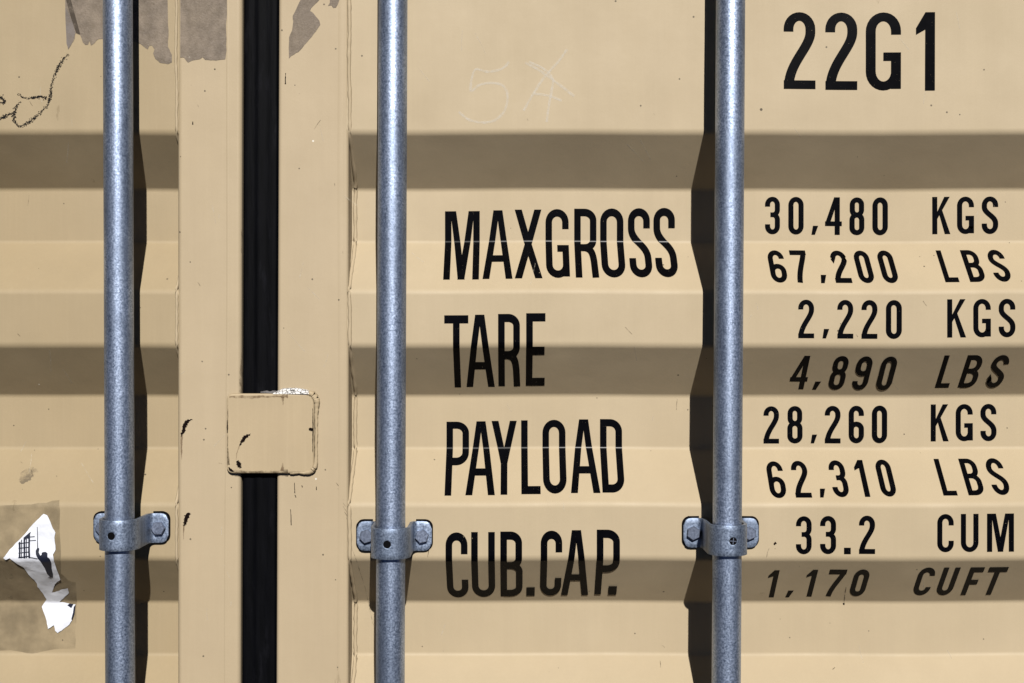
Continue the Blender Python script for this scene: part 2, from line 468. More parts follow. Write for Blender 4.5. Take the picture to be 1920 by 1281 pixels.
# rubber gasket filling the seam
def gasket():
    bm = bmesh.new(); N = 20; rows = []
    prof_x = [0, .04, .08, .20, .30, .36, .40, .46, .52, .60, .68, .74, .80, .92, .96, 1.0]
    prof_y = [.010, .004, .003, .003, .0034, .0033, .0024, .0020, .0024, .0033, .0034, .0031, .003, .003, .004, .010]
    for k in range(N + 1):
        z = TOPZ + (BOTZ - TOPZ) * k / N
        a = x_of(lean(SEAM_L, z), 0) + .0002; b = x_of(lean(SEAM_R, z), 0) - .0002
        rows.append([bm.verts.new((a + (b - a) * u, y, z)) for u, y in zip(prof_x, prof_y)] +
                    [bm.verts.new((b, .05, z)), bm.verts.new((a, .05, z))])
    n = len(rows[0])
    for p, q in zip(rows, rows[1:]):
        for j in range(n): bm.faces.new((p[j], q[j], q[(j+1) % n], p[(j+1) % n]))
    bm.faces.new(rows[0]); bm.faces.new(rows[-1])
    bmesh.ops.recalc_face_normals(bm, faces=bm.faces)
    o = link('door_gasket', bm, M['rubber'], door_r)
    for p_ in o.data.polygons: p_.use_smooth = abs(p_.normal.z) < .5
    return o
gasket()

# ------------------------------------------------------------------ overlap plate welded across the seam
PL_Y = -.0080
def seam_plate():
    x0, x1 = x_of(424.5, PL_Y), x_of(588.5, PL_Y); zt = (640.5 - 737.6) * PX; zb = (640.5 - 886.6) * PX
    r = .0075
    def outline(ins):
        pts = []
        for cx, cz, a0 in ((x1 - r, zt - r, 0), (x0 + r, zt - r, 90), (x0 + r, zb + r, 180), (x1 - r, zb + r, 270)):
            for j in range(7):
                a = math.radians(a0 + 90 * j / 6); pts.append((cx + (r - ins) * math.cos(a), cz + (r - ins) * math.sin(a)))
        return pts
    bm = bmesh.new(); rings = []
    for ins, y in ((0, POST_Y + .0008), (0, PL_Y + .0022), (.0006, PL_Y + .0007), (.0022, PL_Y)):
        rings.append([bm.verts.new((x, y, z)) for x, z in outline(ins)])
    for a, b in zip(rings, rings[1:]):
        n = len(a)
        for j in range(n): bm.faces.new((a[j], a[(j+1) % n], b[(j+1) % n], b[j]))
    bm.faces.new(rings[-1]); bm.faces.new(rings[0])
    xb = x_of(536, PL_Y)
    for xc in (xb,):
        bmesh.ops.bisect_plane(bm, geom=bm.verts[:] + bm.edges[:] + bm.faces[:], plane_co=(xc, 0, 0), plane_no=(1, 0, 0), dist=1e-6)
    for v in bm.verts:
        if v.co.y < POST_Y - .001 and v.co.x > xb: v.co.y += (v.co.x - xb) * .06
    bmesh.ops.recalc_face_normals(bm, faces=bm.faces)
    o = link('overlap_plate', bm, M['paint_plate'], door_r)
    for p in o.data.polygons: p.use_smooth = abs(p.normal.y) < .9
    # lumpy weld down the right edge, round the lower corner
    bm = bmesh.new()
    pth = [(572, 739.5), (580, 738), (587, 739.5), (592.5, 748), (593.5, 756), (593, 768), (592, 780), (592.5, 795), (593, 812), (592, 830), (592.5, 848), (592, 862), (590.5, 873), (587, 881), (580, 885.5), (570, 887), (560, 885.5), (550, 886.5), (541, 887.5)]
    rr = [2.0, 4.2, 5.6, 6.0, 4.6, 3.4, 3.0, 2.5, 2.3, 2.5, 2.4, 3.1, 4.0, 4.3, 3.8, 3.1, 2.4, 3.0, 1.6]
    path = []; rads = []
    for i in range(len(pth) - 1):
        for s in range(4):
            u = s / 4
            x = pth[i][0] * (1 - u) + pth[i+1][0] * u; y = pth[i][1] * (1 - u) + pth[i+1][1] * u
            path.append((x_of(x + (.4 if y < 880 else 0), -.006) + random.uniform(-.0003, .0003), PL_Y + .0030, (640.5 - y) * PX * .997)); rads.append((rr[i] * (1 - u) + rr[i+1] * u) * PX * 1.15)
    tube(bm, path, lambda i: rads[i], 10, .10)
    link('weld_bead', bm, M['paint_plate'], o, smooth=True)
    # cracked sealant squeezed out along the top edge
    bm = bmesh.new(); top = []; n = 30
    for k in range(n + 1):
        u = k / n; px = 512 + 70 * u
        h = (11.5 * math.sin(math.pi * (.12 + .80 * u)) ** .6 + random.uniform(-.5, .5)) * PX
        if u < .25: h *= .45 + 2.2 * u
        x = x_of(px, -.007); ring = []
        for j in range(7):
            a = math.pi * j / 6; ring.append(bm.verts.new((x, -.0035 - .0038 * math.cos(a - math.pi / 2) if False else -.0022 - .0060 * math.sin(a * .5), zt - .0006 + h * math.sin(a * .5 + math.pi / 2) + 0)))
        top.append(ring)
    for a, b in zip(top, top[1:]):
        for j in range(6): bm.faces.new((a[j], a[j+1], b[j+1], b[j]))
    bmesh.ops.recalc_face_normals(bm, faces=bm.faces)
    link('cracked_sealant', bm, M['caulk'], o, smooth=True)
    bm = bmesh.new()
    path = [(x_of(488 + 6 * k, -.006), -.0045, zt + .0012 + random.uniform(-.0006, .0008)) for k in range(6)]
    tube(bm, path, lambda i: (.0010, .0018, .0022, .0020, .0022, .0016)[i], 7, .2)
    link('dried_dirt', bm, simple('grey_dirt', (.10, .095, .095), .8, .2, .8, 400), o, smooth=True)
    return o
plate = seam_plate()
def plate_surf(z): return PL_Y, Vector((0, -1, 0))

# ------------------------------------------------------------------ lettering: stroke-built condensed gothic capitals and figures
def arc(cx, cy, rx, ry, a0, a1, n=9):
    return [(cx + rx * math.cos(math.radians(a0 + (a1 - a0) * k / n)), cy + ry * math.sin(math.radians(a0 + (a1 - a0) * k / n))) for k in range(n + 1)]
def bez(p0, p1, p2, p3, n=12):
    o = []
    for k in range(1, n + 1):
        u = k / n; v = 1 - u
        o.append(tuple(v**3 * a + 3 * v*v*u * b + 3 * v*u*u * c + u**3 * d for a, b, c, d in zip(p0, p1, p2, p3)))
    return o
def glyph(ch, w, h, tv, th):
    """polygons in a w x h box, origin lower left; tv, th = upright and level stroke widths"""
    xl, xr, yb, yt = tv / 2, w - tv / 2, th / 2, h - th / 2
    rx = (w - tv) / 2; cx = w / 2; ry = min(rx * 1.15, (h - th) / 2)
    hw = lambda d, i: .5 * (tv * abs(d.y) + th * abs(d.x)) / max(1e-6, math.hypot(d.x, d.y)) if abs(d.x * d.y) < 1e-9 else .5 * math.hypot(tv * d.y, th * d.x)
    R = lambda pts: ribbon(pts, hw)
    rect = lambda a, b, c, d: [[(a, b), (c, b), (c, d), (a, d)]]
    top = arc(cx, yt - ry, rx, ry, 180, 0, 14); bot = arc(cx, yb + ry, rx, ry, 0, -180, 14)
    topr = top[::-1]
    if ch in 'O0':
        pts = [(xl, h / 2)] + top + bot + [(xl, h / 2)]
        return R(pts)
    if ch == 'C':
        return R([(xr, .70 * h)] + topr + bot[::-1] + [(xr, .30 * h)])
    if ch == 'G':
        g = R([(xr, .715 * h)] + topr + bot[::-1] + [(xr, .2 * h)])
        return g + rect(w - tv, .02 * h, w, .485 * h) + rect(w * .50, .485 * h - th * .95, w, .485 * h)
    if ch == 'S':
        a = [(xr, .72 * h)] + topr + [(xl, .72 * h)]
        a += bez((xl, .72 * h), (xl, .54 * h), (xr, .48 * h), (xr, .28 * h), 16)
        return R(a + bot[0:] + [(xl, .275 * h)])
    if ch == 'U':
        return R([(xl, h), (xl, yb + ry)] + bot[::-1] + [(xr, h)])
    if ch == 'D':
        a = [(tv * .5, yt), (w * .45, yt)] + arc(w * .45, yt - ry, xr - w * .45, ry, 90, 0) + arc(w * .45, yb + ry, xr - w * .45, ry, 0, -90) + [(tv * .5, yb)]
        return rect(0, 0, tv, h) + R(a)
    if ch in 'PR':
        m = .44 * h; r2 = min(rx, (yt - m) / 2); c0 = w * .45
        bw = xr if ch == 'P' else xr - .03 * w
        a = [(tv * .5, yt), (c0, yt)] + arc(c0, yt - r2, bw - c0, r2, 90, 0) + arc(c0, m + r2, bw - c0, r2, 0, -90) + [(tv * .5, m)]
        g = rect(0, 0, tv, h) + R(a)
        if ch == 'R':
            g += R([(c0, m)] + bez((c0, m), (xr - .1 * w, m - .02 * h), (xr - .08 * w, m - .10 * h), (xr - .04 * w, m - .2 * h), 10) + [(xr, 0)])
        return g
    if ch == 'B':
        m = .52 * h; c0 = w * .45
        def lobe(y0, y1, x):
            r2 = min(rx, (y1 - y0) / 2)
            return R([(tv * .5, y1), (c0, y1)] + arc(c0, y1 - r2, x - c0, r2, 90, 0) + arc(c0, y0 + r2, x - c0, r2, 0, -90) + [(tv * .5, y0)])
        return rect(0, 0, tv, h) + lobe(m, yt, xr - .03 * w) + lobe(yb, m, xr)
    if ch == 'E':
        return rect(0, 0, tv, h) + rect(tv * .5, h - th, w, h) + rect(tv * .5, .47 * h - th / 2 + .02 * h, w * .96, .49 * h + th / 2) + rect(tv * .5, 0, w, th)
    if ch == 'F':
        return rect(0, 0, tv, h) + rect(tv * .5, h - th, w, h) + rect(tv * .5, .47 * h - th / 2, w * .88, .47 * h + th / 2)
    if ch == 'L':
        return rect(0, 0, tv, h) + rect(tv * .5, 0, w, th)
    if ch == 'T':
        return rect(0, h - th, w, h) + rect(cx - tv / 2, 0, cx + tv / 2, h - th * .5)
    if ch == 'A':
        s = tv * 1.03; y0 = .25 * h; y1 = y0 + th * .92
        tw = s * 1.35
        g = [[(0, 0), (s, 0), (cx + s * .21, h), (cx - tw / 2, h)], [(w - s, 0), (w, 0), (cx + tw / 2, h), (cx - s * .21, h)]]
        f = lambda y: (cx - tw / 2) * y / h + s * .5
        return g + [[(f(y0), y0), (w - f(y0), y0), (w - f(y1), y1), (f(y1), y1)]]
    if ch == 'M':
        s = tv
        return rect(0, 0, s, h) + rect(w - s, 0, w, h) + [[(s * .82, h), (s * 1.72, h), (cx + s * .55, 0), (cx - s * .50, 0)], [(w - s * .82, h), (w - s * 1.72, h), (cx - s * .55, 0), (cx + s * .50, 0)]]
    if ch == 'X':
        s = tv * 1.10
        return [[(0, h), (s, h), (w, 0), (w - s, 0)], [(0, 0), (s, 0), (w - s * .05, h), (w - s * 1.05, h)]]
    if ch == 'Y':
        s = tv * 1.06
        return [[(0, h), (s, h), (cx + tv / 2, .40 * h), (cx - tv / 2, .40 * h)], [(w, h), (w - s, h), (cx - tv / 2, .40 * h), (cx + tv / 2, .40 * h)]] + rect(cx - tv / 2, 0, cx + tv / 2, .41 * h)
    if ch == 'K':
        s = tv * 1.08
        return rect(0, 0, tv, h) + [[(tv * .8, .36 * h), (tv * .8, .55 * h), (w - s - .03 * w, h), (w - .03 * w, h)], [(tv * 1.35, .53 * h), (tv * 1.9, .66 * h), (w, 0), (w - s * 1.02, 0)]]
    if ch == '1':
        return [[(w - tv, 0), (w, 0), (w, h), (w - tv * .98, h)], [(w - tv * .98, h), (w - tv, h * .86), (0, .71 * h), (0, .80 * h)], [(w - tv * .98, h), (w - tv * .9, h * .80), (w - tv, h * .78), (0, .715 * h)]]
    if ch == '2':
        a = [(xl, .745 * h)] + top + [(xr, .74 * h)]
        a += bez((xr, .74 * h), (xr, .55 * h), (xl * 1.1, .34 * h), (tv * .52, th * .35), 16)
        return R(a) + rect(0, 0, w, th)
    if ch == '3':
        m = .52 * h; r2 = min(rx, .22 * h)
        a = [(xl, .735 * h)] + top + [(xr, m + r2)] + arc(xr - r2 * .9, m + r2, r2 * .9, r2, 0, -90, 8) + [(w * .36, m)]
        b = [(w * .36, m)] + [(xr - r2 * .9, m)] + arc(xr - r2 * .9, m - r2, r2 * .9, r2, 90, 0, 8) + bot + [(xl, .265 * h)]
        return R(a) + R(b)
    if ch == '4':
        sx = w * .88
        return rect(sx - tv, 0, sx, h) + rect(0, .235 * h, w, .235 * h + th * .95) + [[(0, .235 * h + th * .5), (tv * .95, .235 * h + th * .5), (sx - tv * .2, h), (sx - tv * 1.12, h)]]
    if ch in '69':
        yl = .575 * h; c6 = yl - th / 2
        loop = arc(cx, c6 - ry * .85, rx, ry * .85, 180, 0, 12)
        g = R([(xr, .735 * h)] + topr + bot[::-1] + [(xr, c6 - ry * .85)] + loop[::-1])
        if ch == '9': g = [[(w - x, h - y) for x, y in p] for p in g]
        return g
    if ch == '7':
        return rect(0, h - th, w, h) + R([(xr, h - th * .4)] + bez((xr, h - th * .4), (xr - .04 * w, .72 * h), (.36 * w, .40 * h), (.30 * w, 0), 12))
    if ch == '8':
        m = .535 * h
        def loop(y0, y1, f):
            r2 = min(rx, (y1 - y0) / 2); q = rx * f
            return R([(cx - q, (y0 + y1) / 2)] + arc(cx, y1 - r2, q, r2, 180, 0, 12) + arc(cx, y0 + r2, q, r2, 0, -180, 12) + [(cx - q, (y0 + y1) / 2)])
        return loop(m, yt, .95) + loop(yb, m, 1)
    if ch == '.':
        return rect(0, 0, w, h)
    if ch == ',':
        return [[(0, 0), (w * .52, 0), (w, h), (w * .22, h)]]
    raise ValueError(ch)

def lettering(label, items, ytop, ybot, tv, th, tilt=(0., 0.)):
    """items: (char, x0, x1[, y0, y1]) in photo pixels at mid height; tilt: px of rise per px for top and bottom edges"""
    polys = []; xref = items[0][1]
    for it in items:
        ch, a, b = it[:3]; mx = (a + b) / 2 - xref
        yt, yb = (ytop + tilt[0] * mx, ybot + tilt[1] * mx) if len(it) < 5 else it[3:5]
        zt, zb = z_of(yt), z_of(yb); Ym = prof((z_of(ytop) + z_of(ybot)) / 2)[0]
        x0, x1 = x_of(a, Ym), x_of(b, Ym)
        ks = (x1 - x0) / (b - a); kz = (zt - zb) / (yb - yt)
        W, H = x1 - x0, zt - zb
        for p in glyph(ch, W, H, tv * ks, th * kz):
            polys.append([(x0 + x, zb + y) for x, y in p])
    bm = drape(polys, prof, .00017, .000006)
    xs = [v.co.x for v in bm.verts]; zs = [v.co.z for v in bm.verts]; zc = (min(zs) + max(zs)) / 2
    o = link('lettering', bm, M['letter'], door_r, origin=((min(xs) + max(xs)) / 2, prof(zc)[0], zc), normals=surf_normal(prof))
    o['label'] = label
    return o
lettering('black word MAXGROSS', [('M', 834, 899.4), ('A', 906, 961), ('X', 965, 1016), ('G', 1023, 1066.5), ('R', 1077, 1120), ('O', 1125.8, 1169.4), ('S', 1178, 1219), ('S', 1226, 1266)], 396.7, 525, 12.2, 13.8, (-.0165, -.0115))
lettering('black word TARE', [('T', 833.5, 878.5), ('A', 872.5, 927), ('R', 934, 976), ('E', 986.5, 1022.5)], 591.6, 726.6, 12.4, 15.2, (-.019, -.017))
lettering('black word PAYLOAD', [('P', 836.5, 879), ('A', 874.6, 928.6), ('Y', 921.5, 969), ('L', 977.2, 1012.5), ('O', 1017.4, 1060.8), ('A', 1068, 1122), ('D', 1126, 1167.5)], 791, 930, 12.3, 14.2, (-.0135, -.0155))
lettering('black words CUB.CAP.', [('C', 836.3, 877.2), ('U', 884, 928), ('B', 938.3, 980), ('.', 987.5, 1003.5, 1101, 1117), ('C', 1013.5, 1053.5), ('A', 1054, 1106), ('P', 1118, 1161), ('.', 1144, 1160, 1099, 1115)], 998.5, 1119.8, 12.3, 13.6, (-.014, -.0165))
lettering('large black code 22G1', [('2', 1469.5, 1529), ('2', 1547.7, 1607.3), ('G', 1623.3, 1689), ('1', 1717.3, 1752.8)], 22, 166.3, 18.4, 16.2, (.004, .011))
N, U = (9.6, 8.9), (9.6, 8.9)
lettering('black figures 30,480', [('3', 1434, 1462), ('0', 1477.8, 1506.5), (',', 1521.3, 1534, 423, 439.6), ('4', 1547, 1578.5), ('8', 1593, 1620.8), ('0', 1636.2, 1664.8)], 369.2, 439.4, *N)
lettering('black letters KGS beside 30,480', [('K', 1748, 1782), ('G', 1794.4, 1826.2), ('S', 1840.7, 1871.4)], 369.2, 439.2, *U)
lettering('black figures 67,200', [('6', 1442, 1472.5), ('7', 1485, 1515.5), (',', 1532.5, 1545.5, 515.5, 531), ('2', 1560.5, 1591), ('0', 1605.5, 1634), ('0', 1650, 1678.5)], 469.8, 530.3, *N)
lettering('black letters LBS beside 67,200', [('L', 1763.5, 1789.7), ('B', 1809.5, 1840.5), ('S', 1857.8, 1889)], 469.6, 529.3, *U)
lettering('black figures 2,220', [('2', 1496.5, 1526.2), (',', 1541.8, 1554.5, 616.5, 634.2), ('2', 1569.8, 1599.6), ('2', 1615.2, 1645), ('0', 1661.2, 1690.8)], 561.8, 634, *N)
lettering('black letters KGS beside 2,220', [('K', 1776, 1811.6), ('G', 1825, 1858), ('S', 1872.8, 1904)], 561, 632.8, *U)
lettering('black figures 4,890', [('4', 1483.5, 1516.5), (',', 1529, 1543, 715, 730.5), ('8', 1557.5, 1587), ('9', 1602, 1631.5), ('0', 1648, 1677)], 666.8, 729.8, *N)
lettering('black letters LBS beside 4,890', [('L', 1761.8, 1788), ('B', 1805, 1837.5), ('S', 1854.8, 1886.8)], 666, 727, *U)
lettering('black figures 28,260', [('2', 1431.5, 1460.5), ('8', 1476, 1504.3), (',', 1519.6, 1531.5, 814.5, 830.7), ('2', 1546, 1575.3), ('6', 1590.8, 1619.3), ('0', 1634.5, 1663)], 761.9, 831.6, *N, (-.011, -.010))
lettering('black letters KGS beside 28,260', [('K', 1745.4, 1779.2), ('G', 1792.2, 1824.2), ('S', 1838.5, 1868.3)], 758, 827.5, *U)
lettering('black figures 62,310', [('6', 1439.8, 1470.5), ('2', 1486.3, 1516.3), (',', 1531, 1543.3, 916.5, 933), ('3', 1557.4, 1587.3), ('1', 1606, 1624.5), ('0', 1647, 1675.5)], 865.3, 934.2, *N, (-.015, -.015))
lettering('black letters LBS beside 62,310', [('L', 1759.8, 1786.2), ('B', 1806.3, 1837.7), ('S', 1854, 1886)], 860.2, 929, *U)
lettering('black figures 33.2', [('3', 1492.4, 1521.8), ('3', 1537.7, 1567.4), ('.', 1582.4, 1594.8, 1026.5, 1038.4), ('2', 1610.5, 1640.2)], 968, 1039.3, *N, (-.014, -.014))
lettering('black letters CUM', [('C', 1757.3, 1788.2), ('U', 1801.6, 1834.6), ('M', 1850.6, 1901)], 963.3, 1034.8, *U)
lettering('black figures 1,170', [('1', 1437.5, 1456.3), (',', 1478, 1491.5, 1107, 1119.8), ('1', 1508.7, 1527.6), ('7', 1549, 1581.4), ('0', 1596.4, 1625.2)], 1069, 1119.8, *N, (-.012, -.017))
lettering('black letters CUFT', [('C', 1717, 1748.7), ('U', 1761.2, 1791.8), ('F', 1810.4, 1836.8), ('T', 1845.5, 1881)], 1063.2, 1115, *U)

# ------------------------------------------------------------------ marks on the paint
def stroke_mark(name, parent, paths, hw, mat, surf, lift=.0002, label=None, taper=True):
    polys = []
    for pth in paths:
        pts = []
        P = [world(x, y, surf) for x, y in pth]
        for i in range(len(P) - 1):
            p0 = P[max(0, i-1)]; p1 = P[i]; p2 = P[i+1]; p3 = P[min(len(P)-1, i+2)]
            for s in range(6):
                u = s / 6
                pts.append(tuple(.5 * (2*b + (c-a)*u + (2*a-5*b+4*c-d)*u*u + (3*b-a-3*c+d)*u**3) for a, b, c, d in zip(p0, p1, p2, p3)))
        pts.append(P[-1])
        polys += ribbon(pts, lambda d, i: hw * PX * random.uniform(.75, 1.15))
    bm = drape(polys, surf, lift, .0000005)
    o = link(name, bm, mat, parent, normals=surf_normal(surf))
    if label: o['label'] = label
    return o
q = lambda pts, s, ox, oy: [(ox + x / s, oy + y / s) for x, y in pts]
def grain_mark(name, parent, paths, hw, mat, surf, label=None):
    """waxy stroke: many small irregular grains scattered along the line"""
    polys = []
    for pth in paths:
        P = [Vector(p) for p in pth]; tot = sum((b_ - a_).length for a_, b_ in zip(P, P[1:])); press = random.random() * 6
        d = 0
        while d < tot:
            e = d; i = 0
            while i < len(P) - 2 and e > (P[i+1] - P[i]).length: e -= (P[i+1] - P[i]).length; i += 1
            dr = (P[i+1] - P[i]).normalized(); nn = Vector((-dr.y, dr.x)); p = P[i] + dr * e
            load = .62 + .38 * math.sin(d * .11 + press)
            for k in range(3):
                if random.random() > .45 + .5 * load: continue
                c = p + nn * random.gauss(0, hw * .42 * (.7 + .3 * load)) + dr * random.uniform(-.8, .8)
                g = random.uniform(.4, 1.35) * (.7 + .5 * load); a0 = random.random() * 6; m = random.choice((4, 5))
                polys.append([world(c.x + g * random.uniform(.6, 1.25) * math.cos(a0 + 6.283 * j / m), c.y + g * random.uniform(.6, 1.25) * math.sin(a0 + 6.283 * j / m), surf) for j in range(m)])
            d += .8
    bm = drape(polys, surf, .00015, .0000001)
    o = link(name, bm, mat, parent, normals=surf_normal(surf)); o['label'] = label
    return o
grain_mark('crayon_scribble', door_l, [
    q([(515, 412), (470, 450), (430, 520), (400, 590), (382, 680), (374, 740), (362, 785), (300, 850), (240, 900), (180, 945), (140, 953), (112, 920), (105, 860), (122, 800), (150, 760)], 4, 0, 0),
    q([(140, 705), (170, 735), (230, 738), (300, 728), (352, 742)], 4, 0, 0),
    q([(-90, 700), (-40, 705), (5, 735), (40, 765), (20, 778), (-30, 760)], 4, 0, 0),
    q([(-120, 960), (-60, 915), (0, 893), (60, 862), (112, 843)], 4, 0, 0)], 3.9, M['crayon'], prof, label='black crayon scribble')
stroke_mark('chalk_mark', door_r, [
    q([(465, 350), (420, 390), (340, 405), (270, 395), (248, 510), (300, 478), (370, 468), (430, 485), (455, 540), (440, 620), (390, 675), (320, 690), (240, 675), (180, 630)], 3, 800, 0),
    q([(790, 280), (740, 350), (660, 440), (600, 530), (545, 625)], 3, 800, 0),
    q([(555, 355), (620, 390), (680, 430), (760, 490), (830, 545)], 3, 800, 0),
    q([(575, 350), (650, 385), (700, 430), (710, 470), (690, 580), (675, 690)], 3, 800, 0),
    q([(600, 530), (680, 540), (760, 570)], 3, 800, 0)], 2.3, M['chalk'], prof, label='faint white chalk figure and cross')

def ragged(path, widths, rough, n=26):
    """jagged closed outline round a path (photo pixels)"""
    P = [Vector(p) for p in path]; L = []; R = []
    tot = sum((b - a).length for a, b in zip(P, P[1:]))
    for k in range(n + 1):
        s = tot * k / n; i = 0
        while i < len(P) - 2 and s > (P[i+1] - P[i]).length: s -= (P[i+1] - P[i]).length; i += 1
        d = (P[i+1] - P[i]).normalized(); p = P[i] + d * s; nn = Vector((-d.y, d.x))
        u = k / n * (len(widths) - 1); j = min(int(u), len(widths) - 2); wv = widths[j] + (widths[j+1] - widths[j]) * (u - j)
        L.append(p + nn * (wv + random.uniform(-rough, rough))); R.append(p - nn * (wv + random.uniform(-rough, rough)))
    return [[tuple(L[i]), tuple(R[i]), tuple(R[i+1]), tuple(L[i+1])] for i in range(n)]
def chip(name, parent, path, widths, rough, surf, mat='rust_or_crevice', lift=.0002, n=26):
    polys = [[world(x, y, surf) for x, y in p] for p in ragged(path, widths, rough, n)]
    bm = drape(polys, surf, lift, .000001)
    return link(name, bm, M[mat], parent, normals=surf_normal(surf))
chip('chip_or_crevice_shade', door_l, [(361, 787), (352, 789), (347, 797), (344, 808), (339, 819)], [1.2, 3.2, 3.6, 2.8, .6], 1.5, flat_post)
chip('rust_stain', door_l, [(341, 815), (340, 838), (341, 862)], [2.2, 1.6, .4], .5, flat_post, 'stain')
chip('chip_or_crevice_shade', door_l, [(357, 963), (351, 966), (349, 975), (345, 986)], [1.5, 4.5, 3.2, 1.5], 1.6, flat_post)
chip('rust_stain', door_l, [(345, 985), (344, 1000), (344, 1012)], [1.6, 1., .3], .4, flat_post, 'stain')
chip('chip_or_crevice_shade', plate, [(470, 814), (460, 819), (454, 827), (449, 836)], [.8, 3.4, 3.0, .7], 1.3, plate_surf)
chip('chip_or_crevice_shade', plate, [(445, 864), (448, 871), (451, 878)], [2.2, 4.2, 1.8], 1.4, plate_surf)
chip('chip_or_crevice_shade', plate, [(426.2, 788), (426, 800), (426.2, 812)], [.5, 1.3, .6], .3, plate_surf, n=14)
chip('chip_or_crevice_shade', plate, [(579, 804), (583, 804.5), (586, 804)], [1.0, 2.6, 1.6], .8, plate_surf, n=10)
chip('chip_or_crevice_shade', plate, [(586.3, 766), (586.8, 800), (586.3, 846)], [.3, 1.0, .4], .25, plate_surf, n=40)  # dark line painted in as shade in the crevice beside the weld
chip('chip_or_crevice_shade', plate, [(429, 876), (432, 881), (438, 884.5)], [.8, 2.4, 1.0], .6, plate_surf, n=12)
chip('rust_stain', plate, [(449, 836), (444, 850), (443, 862)], [1.0, .8, .4], .3, plate_surf, 'stain')
chip('grime_line', plate, [(430, 744), (470, 745), (500, 744), (540, 743)], [1.5, 3, 1.2, 3.0], 1.4, plate_surf, 'stain')
chip('grime_line', plate, [(433, 884), (470, 885), (520, 885), (540, 884)], [3.2, 1.6, 2, 3.5], .8, plate_surf, 'grime')
chip('grime_line', plate, [(427.5, 760), (427, 800), (427, 840), (428, 872)], [.6, 1.0, .8, 2.6], .5, plate_surf, 'grime')
chip('grime_line', plate, [(530, 744), (530.5, 750), (531, 760)], [3.0, 1.2, .5], .6, plate_surf, 'stain')
chip('grime_line', plate, [(530, 868), (530, 876), (529, 883)], [.6, 2.2, 3.6], .8, plate_surf, 'stain')
chip('chip_or_crevice_shade', door_r, [(535.5, 137), (535.2, 158)], [.5, 1.2], .4, flat_post, n=10)
chip('chip_or_crevice_shade', door_l, [(361.5, 228), (361.5, 234)], [.6, 1.2], .2, flat_post, n=6)
chip('chip_or_crevice_shade', door_r, [(1455, 1017), (1451, 1021)], [2.5, 2.0], .6, prof, n=6)
chip('chip_or_crevice_shade', door_r, [(1582, 1130), (1582, 1134)], [1.6, 1.4], .4, prof, n=5)
chip('drip_mark', door_r, [(1586, 1100), (1584, 1116), (1582, 1131)], [.5, 1.0, .5], .4, prof, 'grime', n=14)
for pts in ([(552, 905), (553, 925)], [(566, 910), (567, 914)], [(593, 912), (593.5, 919)], [(553, 928), (555, 933)], [(545, 955), (546, 985)]):
    chip('chip_or_crevice_shade', door_r, pts, [.5, .8], .3, flat_post, n=8)
chip('grime_line', door_l, [(453.2, 660), (451.8, 690), (451.2, 735)], [.5, 2.5, 2.2], 1.2, flat_post, 'grime', n=50)
chip('grime_line', door_l, [(453, 430), (452.5, 470)], [1.3, .6], .6, flat_post, 'grime', n=30)
# hairline cracks in the sheet beside the middle bracket
chip('paint_crack', door_r, [(657, 1022), (668, 1050), (676, 1076), (684, 1100), (700, 1172)], [.35, .5, .4, .6, .3], .25, prof, 'grime', n=50)
# smudges
for pts, wd in (([(38, 905), (52, 890), (60, 884), (72, 886)], [4, 11, 10, 3]), ([(10, 1082), (24, 1080)], [3, 5]), ([(8, 1122), (24, 1121)], [2, 3])):
    chip('smudge', door_l, pts, wd, 1.5, prof, 'smudge', n=16)

# fine scratches and scuffs
M['scratch'] = film_mat('pale_scratch', (.40, .36, .29), .55, .35, .6, 200)
rs = random.Random(21)
def scratches(parent, box, n, surf, mat, lo, hi, slant):
    for _ in range(n):
        x = rs.uniform(box[0], box[2]); y = rs.uniform(box[1], box[3]); L = rs.uniform(lo, hi); a = slant + rs.gauss(0, .5)
        dx, dy = L * math.sin(a), L * math.cos(a)
        yield [(x, y), (x + dx * .5 + rs.uniform(-1, 1), y + dy * .5), (x + dx, y + dy)]
for par, box, surf, n in ((door_r, (770, 10, 1290, 1260), prof, 16), (door_r, (1405, 10, 1910, 1260), prof, 14), (door_l, (5, 40, 185, 900), prof, 8), (door_l, (345, 130, 440, 1260), flat_post, 8), (door_r, (530, 130, 640, 720), flat_post, 7)):
    stroke_mark('scratches', par, list(scratches(par, box, n, surf, None, 8, 44, 0.1)), .55, M['scratch'], surf, .00012)
    stroke_mark('scuffs', par, list(scratches(par, box, n // 2, surf, None, 4, 22, 0.4)), .55, M['grime'], surf, .00013)
stroke_mark('scuffs', door_r, [[(630 + 3.2 * k, 905 + 11 * k), (640 + 2.6 * k, 918 + 10.5 * k)] for k in range(7)], .5, M['grime'], flat_post, .00013)

